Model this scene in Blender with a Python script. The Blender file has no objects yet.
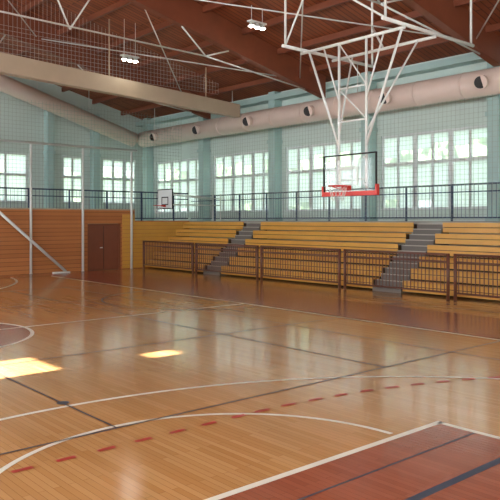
import bpy, bmesh, math, random
from mathutils import Vector, Matrix
random.seed(4)
D=bpy.data
scene=bpy.context.scene
H=2.34

def lin(r,g,b):
    f=lambda c:(c/255/12.92) if c/255<=0.04045 else ((c/255+0.055)/1.055)**2.4
    return (f(r),f(g),f(b),1)

def mat(name,col,rough=0.6,metal=0.0,noise=0.0,scale=3.0,spec=0.5,emit=None,estr=0,bump=0.0):
    m=D.materials.new(name); m.use_nodes=True
    nt=m.node_tree; b=nt.nodes['Principled BSDF']
    b.inputs['Base Color'].default_value=col
    b.inputs['Roughness'].default_value=rough
    b.inputs['Metallic'].default_value=metal
    b.inputs['Specular IOR Level'].default_value=spec
    if noise>0 or bump>0:
        tc=nt.nodes.new('ShaderNodeTexCoord'); n=nt.nodes.new('ShaderNodeTexNoise')
        n.inputs['Scale'].default_value=scale; n.inputs['Detail'].default_value=5
        nt.links.new(tc.outputs['Object'],n.inputs['Vector'])
        if noise>0:
            mx=nt.nodes.new('ShaderNodeMix'); mx.data_type='RGBA'
            nt.links.new(n.outputs['Fac'],mx.inputs['Factor'])
            mx.inputs['A'].default_value=tuple(c*(1-noise) for c in col[:3])+(1,)
            mx.inputs['B'].default_value=tuple(min(1,c*(1+noise)) for c in col[:3])+(1,)
            nt.links.new(mx.outputs['Result'],b.inputs['Base Color'])
        if bump>0:
            bp=nt.nodes.new('ShaderNodeBump'); bp.inputs['Strength'].default_value=bump
            nt.links.new(n.outputs['Fac'],bp.inputs['Height']); nt.links.new(bp.outputs['Normal'],b.inputs['Normal'])
    if emit:
        b.inputs['Emission Color'].default_value=emit; b.inputs['Emission Strength'].default_value=estr
    return m

def plank_mat(name,c1,c2,gap,vecmap,bw,rh,rough=0.5,mortar=0.01,spec=0.5,noise_amt=0.25,nscale=(1,1,1)):
    m=D.materials.new(name); m.use_nodes=True
    nt=m.node_tree; b=nt.nodes['Principled BSDF']
    tc=nt.nodes.new('ShaderNodeTexCoord'); sp=nt.nodes.new('ShaderNodeSeparateXYZ'); cb=nt.nodes.new('ShaderNodeCombineXYZ')
    nt.links.new(tc.outputs['Object'],sp.inputs[0])
    nt.links.new(sp.outputs[vecmap[0]],cb.inputs[0]); nt.links.new(sp.outputs[vecmap[1]],cb.inputs[1])
    br=nt.nodes.new('ShaderNodeTexBrick')
    br.inputs['Scale'].default_value=1; br.inputs['Brick Width'].default_value=bw; br.inputs['Row Height'].default_value=rh
    br.inputs['Mortar Size'].default_value=mortar; br.inputs['Color1'].default_value=c1; br.inputs['Color2'].default_value=c2; br.inputs['Mortar'].default_value=gap
    br.inputs['Bias'].default_value=0.0
    nt.links.new(cb.outputs[0],br.inputs['Vector'])
    mp=nt.nodes.new('ShaderNodeMapping'); mp.inputs['Scale'].default_value=nscale
    nt.links.new(tc.outputs['Object'],mp.inputs['Vector'])
    n=nt.nodes.new('ShaderNodeTexNoise'); n.inputs['Scale'].default_value=1.2; n.inputs['Detail'].default_value=6
    nt.links.new(mp.outputs[0],n.inputs['Vector'])
    mr=nt.nodes.new('ShaderNodeMapRange'); mr.inputs['To Min'].default_value=1-noise_amt; mr.inputs['To Max'].default_value=1+noise_amt
    nt.links.new(n.outputs['Fac'],mr.inputs['Value'])
    vm=nt.nodes.new('ShaderNodeVectorMath'); vm.operation='SCALE'
    nt.links.new(br.outputs['Color'],vm.inputs[0]); nt.links.new(mr.outputs[0],vm.inputs['Scale'])
    nt.links.new(vm.outputs[0],b.inputs['Base Color'])
    b.inputs['Roughness'].default_value=rough; b.inputs['Specular IOR Level'].default_value=spec
    return m

class MB:
    def __init__(s,name,mats):
        s.name=name; s.bm=bmesh.new(); s.mats=mats
    def _f(s,vs,mi):
        try:
            f=s.bm.faces.new(vs); f.material_index=mi; return f
        except ValueError: return None
    def hexa(s,p,mi=0):
        v=[s.bm.verts.new(q) for q in p]
        for a in ((0,3,2,1),(4,5,6,7),(0,1,5,4),(1,2,6,5),(2,3,7,6),(3,0,4,7)):
            s._f([v[i] for i in a],mi)
    def box(s,x0,x1,y0,y1,z0,z1,mi=0):
        s.hexa([(x0,y0,z0),(x1,y0,z0),(x1,y1,z0),(x0,y1,z0),(x0,y0,z1),(x1,y0,z1),(x1,y1,z1),(x0,y1,z1)],mi)
    def cyl(s,a,b,r,mi=0,n=8,r2=None,cap=True,smooth=True):
        a=Vector(a);b=Vector(b); d=(b-a).normalized(); r2=r if r2 is None else r2
        up=Vector((0,0,1)) if abs(d.z)<0.9 else Vector((1,0,0))
        u=d.cross(up).normalized(); w=d.cross(u)
        A=[];B=[]
        for i in range(n):
            t=2*math.pi*i/n; o=u*math.cos(t)+w*math.sin(t)
            A.append(s.bm.verts.new(a+o*r)); B.append(s.bm.verts.new(b+o*r2))
        for i in range(n):
            j=(i+1)%n
            f=s._f([A[i],B[i],B[j],A[j]],mi)
            if f: f.smooth=smooth
        if cap:
            s._f(A,mi); s._f(B[::-1],mi)
    def quad(s,p,mi=0):
        s._f([s.bm.verts.new(q) for q in p],mi)
    def torus(s,c,R,r,mi=0,n=24,m=6):
        c=Vector(c); rings=[]
        for i in range(n):
            t=2*math.pi*i/n
            rings.append([s.bm.verts.new(c+Vector(((R+r*math.cos(k*2*math.pi/m))*math.cos(t),(R+r*math.cos(k*2*math.pi/m))*math.sin(t),r*math.sin(k*2*math.pi/m)))) for k in range(m)])
        for i in range(n):
            for k in range(m):
                f=s._f([rings[i][k],rings[(i+1)%n][k],rings[(i+1)%n][(k+1)%m],rings[i][(k+1)%m]],mi)
                if f: f.smooth=True
    def line(s,p0,p1,w,z,mi=0):
        a=Vector((p0[0],p0[1],0));b=Vector((p1[0],p1[1],0)); d=(b-a).normalized(); n=Vector((-d.y,d.x,0))*w/2
        s.quad([(q.x,q.y,z) for q in (a-n,b-n,b+n,a+n)],mi)
    def arc(s,c,R,a0,a1,w,z,mi=0,n=64,dash=None):
        for i in range(n):
            if dash and (i%dash[1])>=dash[0]: continue
            t0=math.radians(a0+(a1-a0)*i/n); t1=math.radians(a0+(a1-a0)*(i+1)/n)
            P=lambda r,t:(c[0]+r*math.cos(t),c[1]+r*math.sin(t),z)
            s.quad([P(R-w/2,t0),P(R+w/2,t0),P(R+w/2,t1),P(R-w/2,t1)],mi)
    def disc(s,c,R,z,mi=0,n=48):
        s._f([s.bm.verts.new((c[0]+R*math.cos(2*math.pi*i/n),c[1]+R*math.sin(2*math.pi*i/n),z)) for i in range(n)],mi)
    def done(s,parent=None,matrix=None,recalc=True):
        if recalc: bmesh.ops.recalc_face_normals(s.bm,faces=s.bm.faces)
        me=D.meshes.new(s.name); s.bm.to_mesh(me); s.bm.free()
        for m in s.mats: me.materials.append(m)
        o=D.objects.new(s.name,me); scene.collection.objects.link(o)
        if matrix: o.matrix_world=matrix
        if parent: o.parent=parent
        return o
def empty(name,loc=(0,0,0)):
    e=D.objects.new(name,None); e.location=loc; scene.collection.objects.link(e); return e

# ------------------------------------------------ materials
M_floor=plank_mat('parquet',lin(204,154,98),lin(188,134,78),lin(146,98,56),('Y','X'),1.4,0.07,rough=0.14,mortar=0.002,noise_amt=0.14,nscale=(1,0.3,1))
M_red=plank_mat('court_red_paint',lin(164,90,62),lin(150,78,52),lin(118,60,40),('Y','X'),1.4,0.07,rough=0.18,mortar=0.002,noise_amt=0.14,nscale=(1,0.3,1))
M_white=mat('line_white',lin(232,226,210),0.35)
M_dark=mat('line_dark',lin(56,62,80),0.4)
M_reddash=mat('line_red',lin(180,50,40),0.4)
M_turq=mat('pale_turquoise_paint',lin(200,216,209),0.75,noise=0.05,scale=1.0)
M_turq2=mat('turquoise_column',lin(166,194,190),0.55)
M_orange=plank_mat('orange_boards',lin(184,118,64),lin(170,104,54),lin(110,60,34),('X','Z'),60,0.18,rough=0.5,mortar=0.010,noise_amt=0.12)
M_ceil=plank_mat('ceiling_boards',lin(154,86,52),lin(126,66,40),lin(62,31,18),('X','Y'),5,0.22,rough=0.6,mortar=0.015,noise_amt=0.25)
M_glulam=mat('glulam_red',lin(128,70,46),0.5,noise=0.2,scale=2)
M_tan=mat('glulam_tan',lin(186,168,144),0.6,noise=0.1,scale=2)
M_steel=mat('white_steel',lin(212,216,212),0.4)
M_duct=mat('duct_beige',lin(220,200,188),0.5,noise=0.05,scale=1.5)
M_black=mat('black',lin(18,18,20),0.6)
M_yellow=mat('bleacher_yellow',lin(204,152,66),0.4,noise=0.10,scale=2)
M_tread=mat('bleacher_tread',lin(165,158,148),0.55)
M_gapshade=mat('bleacher_void',lin(60,40,25),0.8)  # dark colour paints the shade in the recesses between bleacher boards
M_gray=mat('step_gray',lin(105,100,95),0.7)
M_brown=mat('railing_brown',lin(98,56,42),0.45)
M_blue=mat('railing_blue',lin(50,66,95),0.45)
M_wframe=mat('window_frame_white',lin(215,222,222),0.5)
M_door=mat('door_brown',lin(122,68,46),0.45,noise=0.1,scale=3)
M_net=mat('net_cord',lin(165,175,165),0.8)
M_netw=mat('net_cord_white',lin(210,210,205),0.8)
M_rim=mat('rim_red',lin(200,45,35),0.4)
M_plinth=mat('gallery_concrete',lin(150,150,142),0.8)
M_lamp=mat('lamp_glow',(1,1,1,1),0.5,emit=(1,0.96,0.85,1),estr=40)
M_leaf=mat('foliage',lin(118,142,98),0.8,noise=0.45,scale=2.5)
M_trunk=mat('bark',lin(80,60,45),0.9,noise=0.2)
M_grass=mat('grass',lin(110,125,75),0.9,noise=0.2,scale=0.5)

def glass_mat(name,frost,gloss=.05):
    m=D.materials.new(name); m.use_nodes=True; nt=m.node_tree; nt.nodes.clear()
    out=nt.nodes.new('ShaderNodeOutputMaterial'); mx=nt.nodes.new('ShaderNodeMixShader')
    tr=nt.nodes.new('ShaderNodeBsdfTransparent')
    if frost:
        tl=nt.nodes.new('ShaderNodeBsdfTranslucent'); tl.inputs['Color'].default_value=(0.94,0.97,1,1)
        mx.inputs[0].default_value=frost
        nt.links.new(tr.outputs[0],mx.inputs[1]); nt.links.new(tl.outputs[0],mx.inputs[2])
    else:
        gl=nt.nodes.new('ShaderNodeBsdfGlossy'); gl.inputs['Roughness'].default_value=0.03
        mx.inputs[0].default_value=gloss
        nt.links.new(tr.outputs[0],mx.inputs[1]); nt.links.new(gl.outputs[0],mx.inputs[2])
    nt.links.new(mx.outputs[0],out.inputs[0]); return m
M_glass=glass_mat('hazy_glass',0.55)
M_acryl=glass_mat('backboard_acrylic',0,.012)
def blind_mat():
    m=D.materials.new('white_blind'); m.use_nodes=True; nt=m.node_tree; nt.nodes.clear()
    out=nt.nodes.new('ShaderNodeOutputMaterial'); m2=nt.nodes.new('ShaderNodeMixShader')
    tl=nt.nodes.new('ShaderNodeBsdfTranslucent'); df=nt.nodes.new('ShaderNodeBsdfDiffuse')
    tl.inputs['Color'].default_value=(.86,.91,.96,1)
    df.inputs['Color'].default_value=(.82,.85,.87,1)
    m2.inputs[0].default_value=.25; nt.links.new(tl.outputs[0],m2.inputs[1]); nt.links.new(df.outputs[0],m2.inputs[2])
    nt.links.new(m2.outputs[0],out.inputs[0]); return m
M_blind=blind_mat()

# ------------------------------------------------ room dimensions
XR=22.5; XL=-9.0; YE=36.0; YB=-6.0
RX=4.0; EZ=8.5; SL=0.25
def roofz(x): return EZ+SL*(XR-x) if x>=RX else EZ+SL*(XR-RX)-SL*(RX-x)
GZ=2.3
YG=28.5

b=MB('floor',[M_floor]); b.box(XL,XR,YB,YE,-0.2,0); b.done()
b=MB('ceiling',[M_ceil])
for (x0,x1) in ((RX,XR+0.4),(XL-0.4,RX)):
    z0,z1=roofz(x0) if x0>=XL else roofz(XL)-SL*0.4,roofz(x1) if x1<=XR else EZ-0.1
    b.hexa([(x0,YB-.3,z0),(x1,YB-.3,z1),(x1,YE+.3,z1),(x0,YE+.3,z0),(x0,YB-.3,z0+.25),(x1,YB-.3,z1+.25),(x1,YE+.3,z1+.25),(x0,YE+.3,z0+.25)])
b.done()

cols=[35.0,29.4,23.8,18.1,12.4,6.7,1.0,-4.7]
WZ0,WZ1=2.75,5.8
bays=[]
for i in range(len(cols)-1):
    bays.append((cols[i+1]+0.42,cols[i]-0.42))
b=MB('wall_right',[M_turq])
b.box(XR,XR+.3,YB,YE,0,WZ0); b.box(XR,XR+.3,YB,YE,WZ1,EZ)
edges=[YE]+[e for bay in bays for e in (bay[1],bay[0])]+[YB]
for k in range(0,len(edges),2):
    b.box(XR,XR+.3,edges[k+1],edges[k],WZ0,WZ1)
b.done()
wn=0
def window(axis,c,a0,a1,z0,z1,n,zt,wide=2,blinds=True):
    global wn; wn+=1
    w=MB('window_%d'%wn,[M_wframe,M_glass,M_blind])
    def bx(p0,p1,q0,q1,z_0,z_1,mi):
        if axis=='x': w.box(p0,p1,q0,q1,z_0,z_1,mi)
        else: w.box(q0,q1,p0,p1,z_0,z_1,mi)
    def qd(pa,pb,q0,q1,z_0,z_1,mi):
        p=[(pa,q0,z_0),(pa,q1,z_0),(pb,q1,z_1),(pb,q0,z_1)]
        if axis!='x': p=[(q[1],q[0],q[2]) for q in p]
        w.quad(p,mi)
    c0,c1=c+.08,c+.18
    bx(c0,c1,a0,a1,z0,z0+.09,0); bx(c0,c1,a0,a1,z1-.12,z1,0); bx(c0,c1,a0,a1,zt-.07,zt+.07,0)
    for i in range(n+1):
        a=a0+(a1-a0)*i/n; hw=.11 if i%wide==0 else .055
        lo=max(a0,a-hw); hi=min(a1,a+hw)
        bx(c0+.001,c1-.001,lo,hi,z0+.09,zt-.07,0); bx(c0+.001,c1-.001,lo,hi,zt+.07,z1-.12,0)
    qd(c+.14,c+.14,a0,a1,z0+.09,z1-.09,1)
    if blinds:
        # slatted blinds per pane, pulled down to varying heights
        for i in range(n):
            p0=a0+(a1-a0)*i/n+.05; p1=a0+(a1-a0)*(i+1)/n-.05
            drop=random.choice([1.0,1.0,1.0,.9,.8])
            for (u,v,f) in ((z0+.09,zt-.07,1.0),(zt+.07,z1-.12,random.choice([.35,.55,1.0]))):
                z=v; lim=v-(v-u)*(drop if f==1.0 else f)
                while z>lim+.02:
                    zz=max(z-.085,lim); qd(c+.125,c+.095,p0,p1,zz,z,2); z-=.092
    bx(c-.08,c+.08,a0,a1,z0,z0+.04,0)
    return w.done(recalc=False)
for y0,y1 in bays: window('x',XR,y0,y1,WZ0,WZ1,6,4.6)

ew=[(10.3,15.2),(17.2,18.5),(19.7,22.0)]
b=MB('wall_far',[M_turq])
b.box(XL,XR,YE,YE+.3,0,3.3); b.box(XL,XR,YE,YE+.3,6.0,EZ)
xs=[XL]+[v for e in ew for v in e]+[XR]
for k in range(0,len(xs),2): b.box(xs[k],xs[k+1],YE,YE+.3,3.3,6.0)
def gable(b,y0,y1):
    pts=[(XL,EZ),(XR,EZ),(RX,roofz(RX)),(XL,roofz(XL))]
    A=[b.bm.verts.new((x,y0,z)) for x,z in pts]; B=[b.bm.verts.new((x,y1,z)) for x,z in pts]
    b._f(A,0); b._f(B[::-1],0)
    for i in range(4): b._f([A[i],A[(i+1)%4],B[(i+1)%4],B[i]],0)
gable(b,YE,YE+.3); b.done()
window('y',YE,ew[0][0],ew[0][1],3.3,6.0,4,4.8); window('y',YE,ew[1][0],ew[1][1],3.3,6.0,2,4.8); window('y',YE,ew[2][0],ew[2][1],3.3,6.0,3,4.8)
bw=[(-7,-1),(1,7),(9,15)]  # windows added on the unseen back wall to carry fill lamps
b=MB('wall_back',[M_turq]); b.box(XL,XR,YB-.3,YB,0,3.2); b.box(XL,XR,YB-.3,YB,6.2,EZ)
xs=[XL]+[v for e in bw for v in e]+[XR]
for k in range(0,len(xs),2): b.box(xs[k],xs[k+1],YB-.3,YB,3.2,6.2)
gable(b,YB-.3,YB); b.done()
for a,c in bw: window('y',YB-.26,a,c,3.2,6.2,6,4.8,blinds=False)
T=0.6
sun_slots=[(10.0,11.2,(3.5-XL)*T,(4.8-XL)*T),(9.8,10.2,(6.35-XL)*T,(7.2-XL)*T)]  # unseen wall openings added and sized to shape the floor sun patches
b=MB('wall_left',[M_turq])
ZL=roofz(XL)
b.box(XL-.08,XL,YB,YE,0,3.0)
b.box(XL-.08,XL,YB,YE,6.3,sun_slots[0][2])
def strip(z0,z1,ops):
    y=YB
    for (a,c) in ops:
        b.box(XL-.08,XL,y,a,z0,z1); y=c
    b.box(XL-.08,XL,y,YE,z0,z1)
lw=[(-5+8*k,1.5+8*k) for k in range(5)]  # large windows added on the unseen left wall to light the hall
strip(3.0,6.3,lw)
strip(sun_slots[0][2],sun_slots[0][3],[sun_slots[0][:2]])
b.box(XL-.08,XL,YB,YE,sun_slots[0][3],sun_slots[1][2])
strip(sun_slots[1][2],sun_slots[1][3],[sun_slots[1][:2]])
b.box(XL-.08,XL,YB,YE,sun_slots[1][3],ZL)
b.done()
for a,c in lw: window('x',XL-.26,a,c,3.0,6.3,6,4.8,blinds=True)

# ------------------------------------------------ floor markings
b=MB('court_markings',[M_white,M_dark,M_reddash,M_red])
z1,z2,z3=.003,.005,.007
b.quad([(12.45,YB,z1),(15.1,YB,z1),(15.1,28.3,z1),(12.45,28.3,z1)],3)
b.quad([(-7.5,26.9,z1),(12.45,26.9,z1),(12.45,28.3,z1),(-7.5,28.3,z1)],3)
b.line((12.35,-1.0),(12.35,26.9),.07,z2,0)
b.quad([(0.85,-1.0,z1),(6.79,-1.0,z1),(6.79,4.5,z1),(0.85,4.5,z1)],3)
b.line((0.82,4.5),(6.83,4.5),.08,z2); b.line((6.79,4.5),(6.79,-1),.08,z2); b.line((.85,4.5),(.85,-1),.08,z2)
b.arc((3.82,4.6),2.22,0,180,.065,z2)
b.arc((3.65,.8),7.15,-10,190,.075,z2,n=120)
b.line((-4.5,14.45),(12.35,14.45),.075,z2)
b.disc((3.8,14.45),2.2,z1,3); b.arc((3.8,14.45),2.2,0,360,.08,z2,n=80)
b.arc((3.65,28.1),7.15,188,352,.09,z2,n=100)
b.arc((3.8,24.3),2.2,180,360,.08,z2)
x=5.3
while x>1.5:
    b.line((x,6.2),(x-.20,6.2),.065,z3,2); x-=.44
a=90.0
while a>40:
    c=(5.3,-2.9); R=9.1
    b.arc(c,R,a-1.0,a-2.4,.065,z3,2,n=3); a-=2.75
b.line((-4,6.75),(12.3,6.75),.03,z2,1)
b.line((3.88,6.75),(3.88,22),.026,z2,1)
b.line((8.7,6.75),(8.7,22.1),.03,z2,1)
b.line((-4,10.9),(12.3,10.9),.03,z2,1)
b.line((-4,18.1),(12.3,18.1),.03,z2,1)
b.line((-4,22.1),(12.3,22.1),.04,z2,1)
b.line((.85,3.4),(6.75,3.4),.085,z2,1)
b.line((.85,4.02),(6.75,4.02),.025,z2,1)
b.line((10.6,YB),(10.6,22),.025,z2,1)
b.arc((12.1,16.5),2.7,90,270,.05,z2,1)
b.disc((3.89,8.13),.08,z3,1,16)
b.disc((3.89,20.5),.08,z3,1,16)
b.done(recalc=False)

# ------------------------------------------------ galleries
b=MB('gallery_floor',[M_plinth])
b.box(20.6,XR,YB,YG+.25,0,GZ); b.box(XL,XR,YG+.25,YE,0,GZ)
b.done()
b=MB('wall_gallery_left',[M_orange]); b.box(XL,14.85,YG,YG+.25,0,2.17,0); b.done()
b=MB('wall_gallery_header',[M_orange,M_tan]); b.box(XL,17.35,YG,YG+.25,2.17,2.8,0); b.box(XL,17.35,YG-.04,YG+.29,2.8,2.86,1); b.done()
b=MB('wall_gallery_right',[M_orange,M_tan,M_yellow])
b.box(16.6,17.35,YG,YG+.25,0,2.17,0); b.box(17.35,20.6,YG,YG+.25,0,2.3,0)
for k in range(7):
    x1=17.34 if k==6 else 20.55
    b.box(16.66,x1,YG-.03,YG-.001,.04+.37*k,.20+.37*k,2)
    b.box(16.66,x1,YG-.03,YG-.001,.22+.37*k,.39+.37*k,2)
b.done()
b=MB('door_1',[M_door,M_black,M_steel])
b.box(14.93,16.52,YG+.1,YG+.16,0.01,2.08,0)
b.box(14.86,14.93,YG+.04,YG+.16,0,2.15,0); b.box(16.52,16.59,YG+.04,YG+.16,0,2.15,0); b.box(14.93,16.52,YG+.04,YG+.16,2.08,2.15,0)
b.box(15.715,15.735,YG+.09,YG+.10,0.02,2.07,1)
b.cyl((15.62,YG+.04,1.05),(15.62,YG+.1,1.05),.02,2); b.box(15.5,15.63,YG+.02,YG+.045,1.03,1.07,2)
b.done()

# bleachers
b=MB('bleachers',[M_yellow,M_tread,M_gapshade,M_gray])
NR=6; X0=17.9; TR=.45; RZ=.37
segs=[(YB+.05,2.6),(3.8,13.2),(14.4,22.5),(23.7,28.44)]
for (y0,y1) in segs:
    for i in range(NR):
        x=X0+TR*i; zt=.40+RZ*i
        b.box(x,x+.035,y0,y1,zt-.15,zt,0)
        b.box(x+.001,x+.035,y0,y1,zt-.335,zt-.175,0)
        b.box(x+.035,x+.34,y0,y1,zt-.04,zt,1 if i in (3,5) else 0)
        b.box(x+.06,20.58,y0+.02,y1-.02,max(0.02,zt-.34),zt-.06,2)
aisles=[(2.6,3.8),(13.2,14.4),(22.5,23.7)]
for (y0,y1) in aisles:
    for i in range(NR*2):
        x=X0-.05+TR/2*i; zt=.18+RZ/2*i
        b.box(x,20.58,y0+.03,y1-.03,max(0,zt-.185),zt,3)
        b.box(x-.01,x+.05,y0+.03,y1-.03,zt-.03,zt+.005,1)
b.done()

def railing(name,p0,p1,zb,zt,posts,bar,mts,rp=.04,rr=.03,rb=.011,low=.12,toprails=()):
    b=MB(name,mts); a=Vector((p0[0],p0[1],0)); c=Vector((p1[0],p1[1],0)); L=(c-a).length; d=(c-a)/L
    P=lambda t,z:(a.x+d.x*t,a.y+d.y*t,z)
    for t in posts: b.cyl(P(t,zb),P(t,zt+.03),rp,0)
    b.cyl(P(0,zt),P(L,zt),rr,0); b.cyl(P(0,zb+low),P(L,zb+low),rr*.8,0)
    for m in toprails: b.cyl(P(0,m),P(L,m),rr*.7,0)
    n=int(L/bar)
    for k in range(n+1): b.cyl(P(L*k/n,zb+low),P(L*k/n,zt),rb,0,n=4,cap=False)
    return b.done()
py=[27.9-4.2*k for k in range(9) if 27.9-4.2*k>YB]
for k in range(len(py)-1):
    y0,y1=py[k+1]+.10,py[k]-.10; L=y1-y0
    railing('guard_railing',(17.4,y0),(17.4,y1),0,1.33,[0.02,L-.02],.13,[M_brown],rp=.05,rr=.035,rb=.018,low=.22,toprails=(1.12,))
railing('gallery_railing',(20.7,YB+.1),(20.7,28.5),GZ,3.55,[.1+1.9*k for k in range(18)],.16,[M_blue],rp=.04,rr=.03,rb=.009,toprails=(3.3,))
railing('gallery_railing',(XL+.1,28.62),(20.6,28.62),2.3,3.7,[.1+1.9*k for k in range(16)],.16,[M_blue],rp=.04,rr=.03,rb=.009,toprails=(3.4,))

for y in cols:
    b=MB('column',[M_turq2]); b.box(XR-.5,XR-.02,y-.22,y+.22,GZ+.002,EZ-.05); b.box(XR-.55,XR-.02,y-.27,y+.27,GZ+.001,GZ+.15)
    b.box(XR-.55,XR-.02,y-.27,y+.27,6.0,6.15)
    b.done()
for x in (16.3,19.1):
    b=MB('column',[M_turq2]); b.box(x-.2,x+.2,YE-.45,YE-.02,GZ+.002,EZ-.05); b.box(x-.25,x+.25,YE-.5,YE-.02,6.0,6.15); b.done()

for x,zt in ((12.1,5.62),(14.55,5.62),(17.1,5.62)):
    b=MB('net_post',[M_steel]); b.cyl((x,YG-.12,0.008),(x,YG-.12,zt),.055,0,n=12); b.cyl((x,YG-.12,0.008),(x,YG-.12,.03),.07,0,n=12)
    b.done()
b=MB('diagonal_brace',[M_steel]); b.cyl((13.6,YG-.36,.06),(10.2,YG-.36,3.05),.065,0,n=12); b.box(13.0,13.75,YG-.5,YG-.28,0.008,.06); b.done()
b=MB('net_header_rail',[M_steel]); b.cyl((XL+.1,YG-.12,5.68),(17.4,YG-.12,5.68),.05,0); b.done()

# ------------------------------------------------ nets
def net(name,p0,p1,z0,z1f,cell,w,mt):
    b=MB(name,[mt]); a=Vector((p0[0],p0[1],0)); c=Vector((p1[0],p1[1],0)); L=(c-a).length; d=(c-a)/L
    n=int(L/cell)
    for k in range(n+1):
        p=a+d*(L*k/n); b.cyl((p.x,p.y,z0),(p.x,p.y,z1f(p.x)),w,0,n=3,cap=False)
    zm=min(z1f(a.x),z1f(c.x)); zM=max(z1f(a.x),z1f(c.x)); z=z0
    while z<zM:
        q0,q1=a.copy(),c.copy()
        if z>zm:
            ts=[t/200 for t in range(201) if z1f((a+(c-a)*t/200).x)>z]
            if not ts: break
            q0=a+(c-a)*ts[0]; q1=a+(c-a)*ts[-1]
            if (q1-q0).length<.1: break
        b.cyl((q0.x,q0.y,z),(q1.x,q1.y,z),w,0,n=3,cap=False); z+=cell
    return b.done(recalc=False)
net('safety_net',(20.55,YB+.2),(20.55,28.3),GZ+.05,lambda x:6.45,.17,.0055,M_net)
net('safety_net',(XL+.2,28.8),(20.3,28.8),2.9,lambda x:7.6,.17,.006,M_net)
net('divider_net',(XL+1,25.35),(20.0,25.35),8.3,lambda x:roofz(x)-.3,.17,.006,M_netw)

# ------------------------------------------------ roof structure
beamY=[-3.9,4.2,12.2,20.4,28.6]
for y in beamY:
    b=MB('roof_beam',[M_glulam])
    for (xa,xb) in ((RX,XR-.55),(RX,XL+.1)):
        za,zb=roofz(RX)-.01,roofz(xb)-.01
        d0,d1=1.3,.95
        x0,x1=min(xa,xb),max(xa,xb)
        zz={xa:(za-d0,za),xb:(zb-d1,zb)}
        b.hexa([(x0,y-.14,zz[x0][0]),(x1,y-.14,zz[x1][0]),(x1,y+.14,zz[x1][0]),(x0,y+.14,zz[x0][0]),
                (x0,y-.14,zz[x0][1]),(x1,y-.14,zz[x1][1]),(x1,y+.14,zz[x1][1]),(x0,y+.14,zz[x0][1])])
    b.done()
    b=MB('roof_truss_tie',[M_steel])
    A=(20.8,y,roofz(20.8)-1.0)
    zt=8.5
    b.cyl(A,(15.5,y,zt),.03); b.cyl((15.5,y,zt),(-3,y,zt+.3),.03); b.cyl((-3,y,zt+.3),(-8.8,y,roofz(-8.8)-1.1),.03)
    for x in (15.5,10,4,-3):
        b.cyl((x,y,zt),(x-1.1,y,roofz(x-1.1)-1.1),.03); b.cyl((x,y,zt),(x+1.1,y,roofz(x+1.1)-1.1),.03)
    b.done()
b=MB('roof_purlins',[M_glulam])
x=-7.5
while x<22:
    z=roofz(x)-.02; b.box(x-.06,x+.06,YB,YE,z-.22,z); x+=1.9
b.done()
b=MB('roof_wind_bracing',[M_steel])
for k in range(len(beamY)-1):
    y0,y1=beamY[k],beamY[k+1]
    for (xa,xb) in ((20.5,12.5),(12.5,5)):
        b.cyl((xa,y0,roofz(xa)-.7),(xb,y1,roofz(xb)-.7),.025); b.cyl((xb,y0,roofz(xb)-.7),(xa,y1,roofz(xa)-.7),.025)
b.done()
b=MB('divider_curtain_beam',[M_tan])
b.hexa([(XL+.3,24.8,8.6),(20.9,24.8,7.25),(20.9,25.2,7.25),(XL+.3,25.2,8.6),(XL+.3,24.8,9.5),(20.9,24.8,7.85),(20.9,25.2,7.85),(XL+.3,25.2,9.5)])
for x in (-6,1,8,14,19): b.cyl((x,25,8.0),(x,25,roofz(x)),.03)
b.done()
b=MB('eave_beam',[M_turq2]); b.box(XR-.55,XR-.02,YB,YE,8.05,8.3); b.done()

# ------------------------------------------------ ducts
b=MB('air_duct',[M_duct,M_black,M_steel])
b.cyl((21.4,YB+.3,7.05),(21.4,34.2,7.05),.46,0,n=24)
y=YB+1.5
while y<34: 
    b.cyl((21.4,y,7.05),(21.4,y+.06,7.05),.475,0,n=24); y+=1.95
for k in range(-4,6):
    y=12.2+4.0*k
    b.cyl((21.05,y,7.02),(20.74,y-.08,6.95),.22,0,n=20); b.cyl((20.75,y-.08,6.952),(20.70,y-.085,6.94),.235,0,n=20); b.cyl((20.705,y-.085,6.94),(20.69,y-.09,6.937),.205,1,n=20)
for y in (2,10,18,26,33):
    b.cyl((21.4,y,7.5),(21.4,y,roofz(21.4)-.05),.02,2)
b.done()
b=MB('air_duct',[M_duct,M_steel])
def dz(x): return 7.0+.31*(20.6-x)
b.cyl((20.9,34.4,7.0),(4.5,34.4,dz(4.5)-.1),.42,0,n=24)
for x in (18,15,12,9,6): b.cyl((x,34.4,dz(x)-.15),(x,34.4,roofz(x)-.05),.02,1)
b.done()

def lamp(x,y,z):
    w,l=.78,.2
    b=MB('ceiling_lamp',[M_steel,M_lamp])
    b.box(x-w/2,x+w/2,y-l/2,y+l/2,z+.14,z+.2,0)
    for k in (-1,0,1):
        xx=x+k*.26
        b.cyl((xx,y,z+.15),(xx,y,z),.06,0,n=14,r2=.125,cap=False)
        b.cyl((xx,y,z+.03),(xx,y,z-.035),.10,1,n=14,r2=.07)
    b.cyl((x-w/3,y,z+.18),(x-w/3,y,roofz(x)),.012); b.cyl((x+w/3,y,z+.18),(x+w/3,y,roofz(x)),.012)
    b.done()
lamp(16.3,18.4,9.3); lamp(14.5,24.2,8.85); lamp(11,10.3,10.2); lamp(3,18,11); lamp(3,8,11); lamp(-3,14,10)

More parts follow.
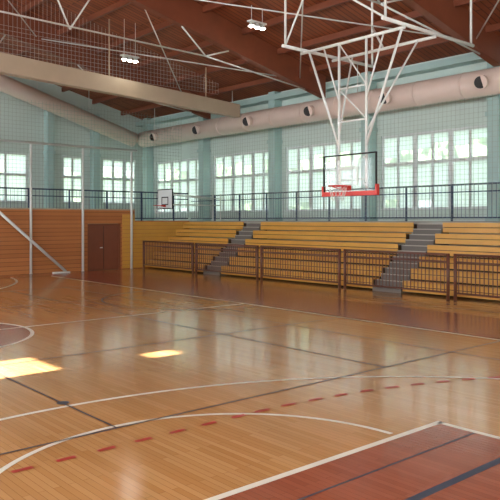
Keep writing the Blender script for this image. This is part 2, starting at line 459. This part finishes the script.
# ------------------------------------------------ suspended basketball hoop
def net_basket(b,c,R,mi,depth=.42):
    n=12; prev=None
    for lv in range(5):
        r=R*(1-.11*lv); z=c[2]-depth*lv/4; off=(lv%2)*math.pi/n
        ring=[Vector((c[0]+r*math.cos(2*math.pi*i/n+off),c[1]+r*math.sin(2*math.pi*i/n+off),z)) for i in range(n)]
        if prev:
            for i in range(n):
                b.cyl(prev[i],ring[i],.004,mi,n=3,cap=False)
                b.cyl(prev[i],ring[(i-1)%n] if lv%2 else ring[(i+1)%n],.004,mi,n=3,cap=False)
        prev=ring
hx,hy=12.3,10.6
root=empty('suspended_basketball_hoop',(0,0,0))
b=MB('backboard',[M_acryl,M_steel,M_rim,M_black])
zb,zt=2.98,3.88
HW=.80
b.box(hx-.006,hx+.006,hy-HW,hy+HW,zb,zt,0)
def frame_yz(b,x0,x1,y0,y1,z0,z1,w,mi):
    b.box(x0,x1,y0,y1,z0,z0+w,mi); b.box(x0,x1,y0,y1,z1-w,z1,mi); b.box(x0,x1,y0,y0+w,z0+w,z1-w,mi); b.box(x0,x1,y1-w,y1,z0+w,z1-w,mi)
frame_yz(b,hx-.02,hx+.02,hy-HW-.02,hy+HW+.02,zb-.02,zt+.02,.03,3)
frame_yz(b,hx-.022,hx-.009,hy-.28,hy+.28,zb+.17,zb+.60,.04,1)
b.box(hx-.04,hx+.05,hy-HW-.05,hy+HW+.05,zb-.07,zb+.035,2); b.box(hx-.04,hx+.05,hy-HW-.05,hy-HW,zb+.035,zb+.18,2); b.box(hx-.04,hx+.05,hy+HW,hy+HW+.05,zb+.035,zb+.18,2)
b.done(root)
b=MB('rim_and_net',[M_rim,M_netw])
b.torus((hx-.40,hy,zb+.15),.225,.014,0); b.box(hx-.18,hx-.04,hy-.1,hy+.1,zb+.05,zb+.17,0)
b.cyl((hx-.05,hy-.08,zb+.06),(hx-.36,hy-.2,zb+.14),.012,0); b.cyl((hx-.05,hy+.08,zb+.06),(hx-.36,hy+.2,zb+.14),.012,0)
net_basket(b,(hx-.40,hy,zb+.14),.22,1,.34); b.done(root)
b=MB('suspension_frame',[M_steel])
ZT=6.6
for xx in (hx+.12,hx+1.3):
    b.cyl((xx,hy-1.5,ZT),(xx,hy+1.7,ZT),.04)
for sy in (-.42,.42):
    b.cyl((hx+.12,hy+sy,zb+.1),(hx+.12,hy+sy,ZT),.032)
    b.cyl((hx+.12,hy+sy,4.4),(hx+1.3,hy+sy*2.4,ZT),.025)
    b.cyl((hx+.12,hy+sy,4.1),(hx+.12,hy+sy*3.4,ZT),.03)
    b.cyl((hx+.12,hy+sy,5.2),(hx+.12,hy+sy*2.2,ZT),.022)
    b.cyl((hx+.02,hy+sy,3.8),(hx+.12,hy+sy,3.8),.025)
    b.cyl((hx+.02,hy+sy,3.2),(hx+.12,hy+sy,3.2),.025)
for z in (3.3,3.9,4.7,5.5): b.cyl((hx+.12,hy-.42,z),(hx+.12,hy+.42,z),.022)
b.cyl((hx+.12,hy-.42,4.7),(hx+.12,hy+.42,5.5),.018); b.cyl((hx+.12,hy-.42,5.5),(hx+.12,hy+.42,ZT),.018)
for yy in (hy-1.45,hy+1.65):
    b.cyl((hx-.6,yy,ZT+.08),(hx+3.0,yy,ZT+.08),.045)
    for xx in (hx-.5,hx+2.9): 
        b.cyl((xx,yy,ZT+.08),(xx,yy,roofz(xx)-.1),.03)
b.cyl((hx-.5,hy+1.65,ZT+.1),(hx+1.4,hy+1.65,roofz(hx+1.4)-.1),.025)
b.cyl((hx-.5,hy-1.45,ZT+.1),(hx-.5,hy+1.65,ZT+2.2),.025)
b.cyl((hx+1.3,hy,ZT),(hx+2.9,hy+1.65,ZT+1.2),.03)
b.done(root)

def small_hoop(name,c,yaw,arm):
    root=empty(name,(0,0,0)); Mx=Matrix.Translation(c)@Matrix.Rotation(yaw,4,'Z')
    b=MB('board',[M_wframe,M_black,M_steel,M_rim,M_netw])
    b.box(-.015,.015,-.6,.6,-.45,.45,0); frame_yz(b,-.02,.02,-.61,.61,-.46,.46,.045,1); frame_yz(b,-.022,-.015,-.27,.27,-.28,.1,.045,1)
    b.torus((-.37,0,-.3),.225,.014,3); b.box(-.16,-.015,-.07,.07,-.36,-.28,3); net_basket(b,(-.37,0,-.31),.22,4,.38)
    for s in (-.3,.3):
        b.cyl((.015,s,.25),(arm,s,.05),.02,2); b.cyl((.015,s,-.25),(arm,s,-.25),.02,2)
    b.cyl((arm,-.3,-1.0),(arm,-.3,.3),.03,2); b.cyl((arm,.3,-1.0),(arm,.3,.3),.03,2)
    b.done(root,Mx); return root
small_hoop('bracket_basketball_hoop',(17.5,26.1,3.3),0,3.0)

# ------------------------------------------------ exterior
b=MB('ground',[M_grass]); b.box(XR+.31,80,-40,90,-.3,-.05); b.box(-40,XR+.3,YE+.31,90,-.3,-.05); b.done()
def tree(x,y,h,s):
    root=empty('tree',(x,y,-.05))
    b=MB('trunk',[M_trunk]); b.cyl((0,0,0),(0,0,h*.6),.22*s,0,r2=.1*s); b.done(root)
    b=MB('crown',[M_leaf])
    for k in range(12):
        c=Vector((random.uniform(-1.4,1.4)*s,random.uniform(-1.8,1.8)*s,h*.3+random.uniform(0,.6)*h)); r=random.uniform(.6,1.2)*s
        m=bmesh.ops.create_icosphere(b.bm,subdivisions=3,radius=r,matrix=Matrix.Translation(c))
        for v in m['verts']:
            d=(v.co-c); v.co=c+d*random.uniform(.75,1.2)
    b.done(root)
for k in range(11): tree(34+random.uniform(-1,4),-6+5.2*k+random.uniform(-1,1),random.uniform(6.5,9),random.uniform(1.1,1.5))
for k in range(4): tree(9+5.5*k,48+random.uniform(-1,2),random.uniform(5.5,8),1.2)

# ------------------------------------------------ lights
w=D.worlds.new('sky'); scene.world=w; w.use_nodes=True
nt=w.node_tree; bg=nt.nodes['Background']
bg.inputs['Color'].default_value=(0.82,0.92,1.0,1); bg.inputs['Strength'].default_value=2.1
sun=D.lights.new('sun','SUN'); sun.energy=48; sun.angle=.008; sun.color=(1,1,1)
so=D.objects.new('sun',sun); scene.collection.objects.link(so)
so.rotation_euler=Vector((1,0,-T)).to_track_quat('-Z','Y').to_euler()
def area(loc,rot,sx,sy,e):  # added fill lamps just inside the unseen windows, brightening the hall
    l=D.lights.new('window_daylight','AREA'); l.shape='RECTANGLE'; l.size=sx; l.size_y=sy; l.energy=e; l.color=(.99,.99,1)
    o=D.objects.new('window_daylight',l); scene.collection.objects.link(o); o.location=loc; o.rotation_euler=rot
for i,(a,c) in enumerate(lw):
    area((XL+.02,(a+c)/2,4.65),(0,-math.pi/2,0),3.1,c-a-.2,470)
for a,c in bw:
    area(((a+c)/2,YB+.02,4.7),(math.pi/2,0,0),c-a-.2,2.8,430)

# ------------------------------------------------ camera
cd=D.cameras.new('camera'); cam=D.objects.new('camera',cd); scene.collection.objects.link(cam)
cd.sensor_width=36; cd.lens=36*680/500; cd.shift_y=-30/500; cd.clip_end=300
cam.location=(0,0,H)
cam.rotation_euler=(math.pi/2,0,-math.radians(40.95))
scene.camera=cam
scene.view_settings.view_transform='Standard'
scene.view_settings.exposure=0.1
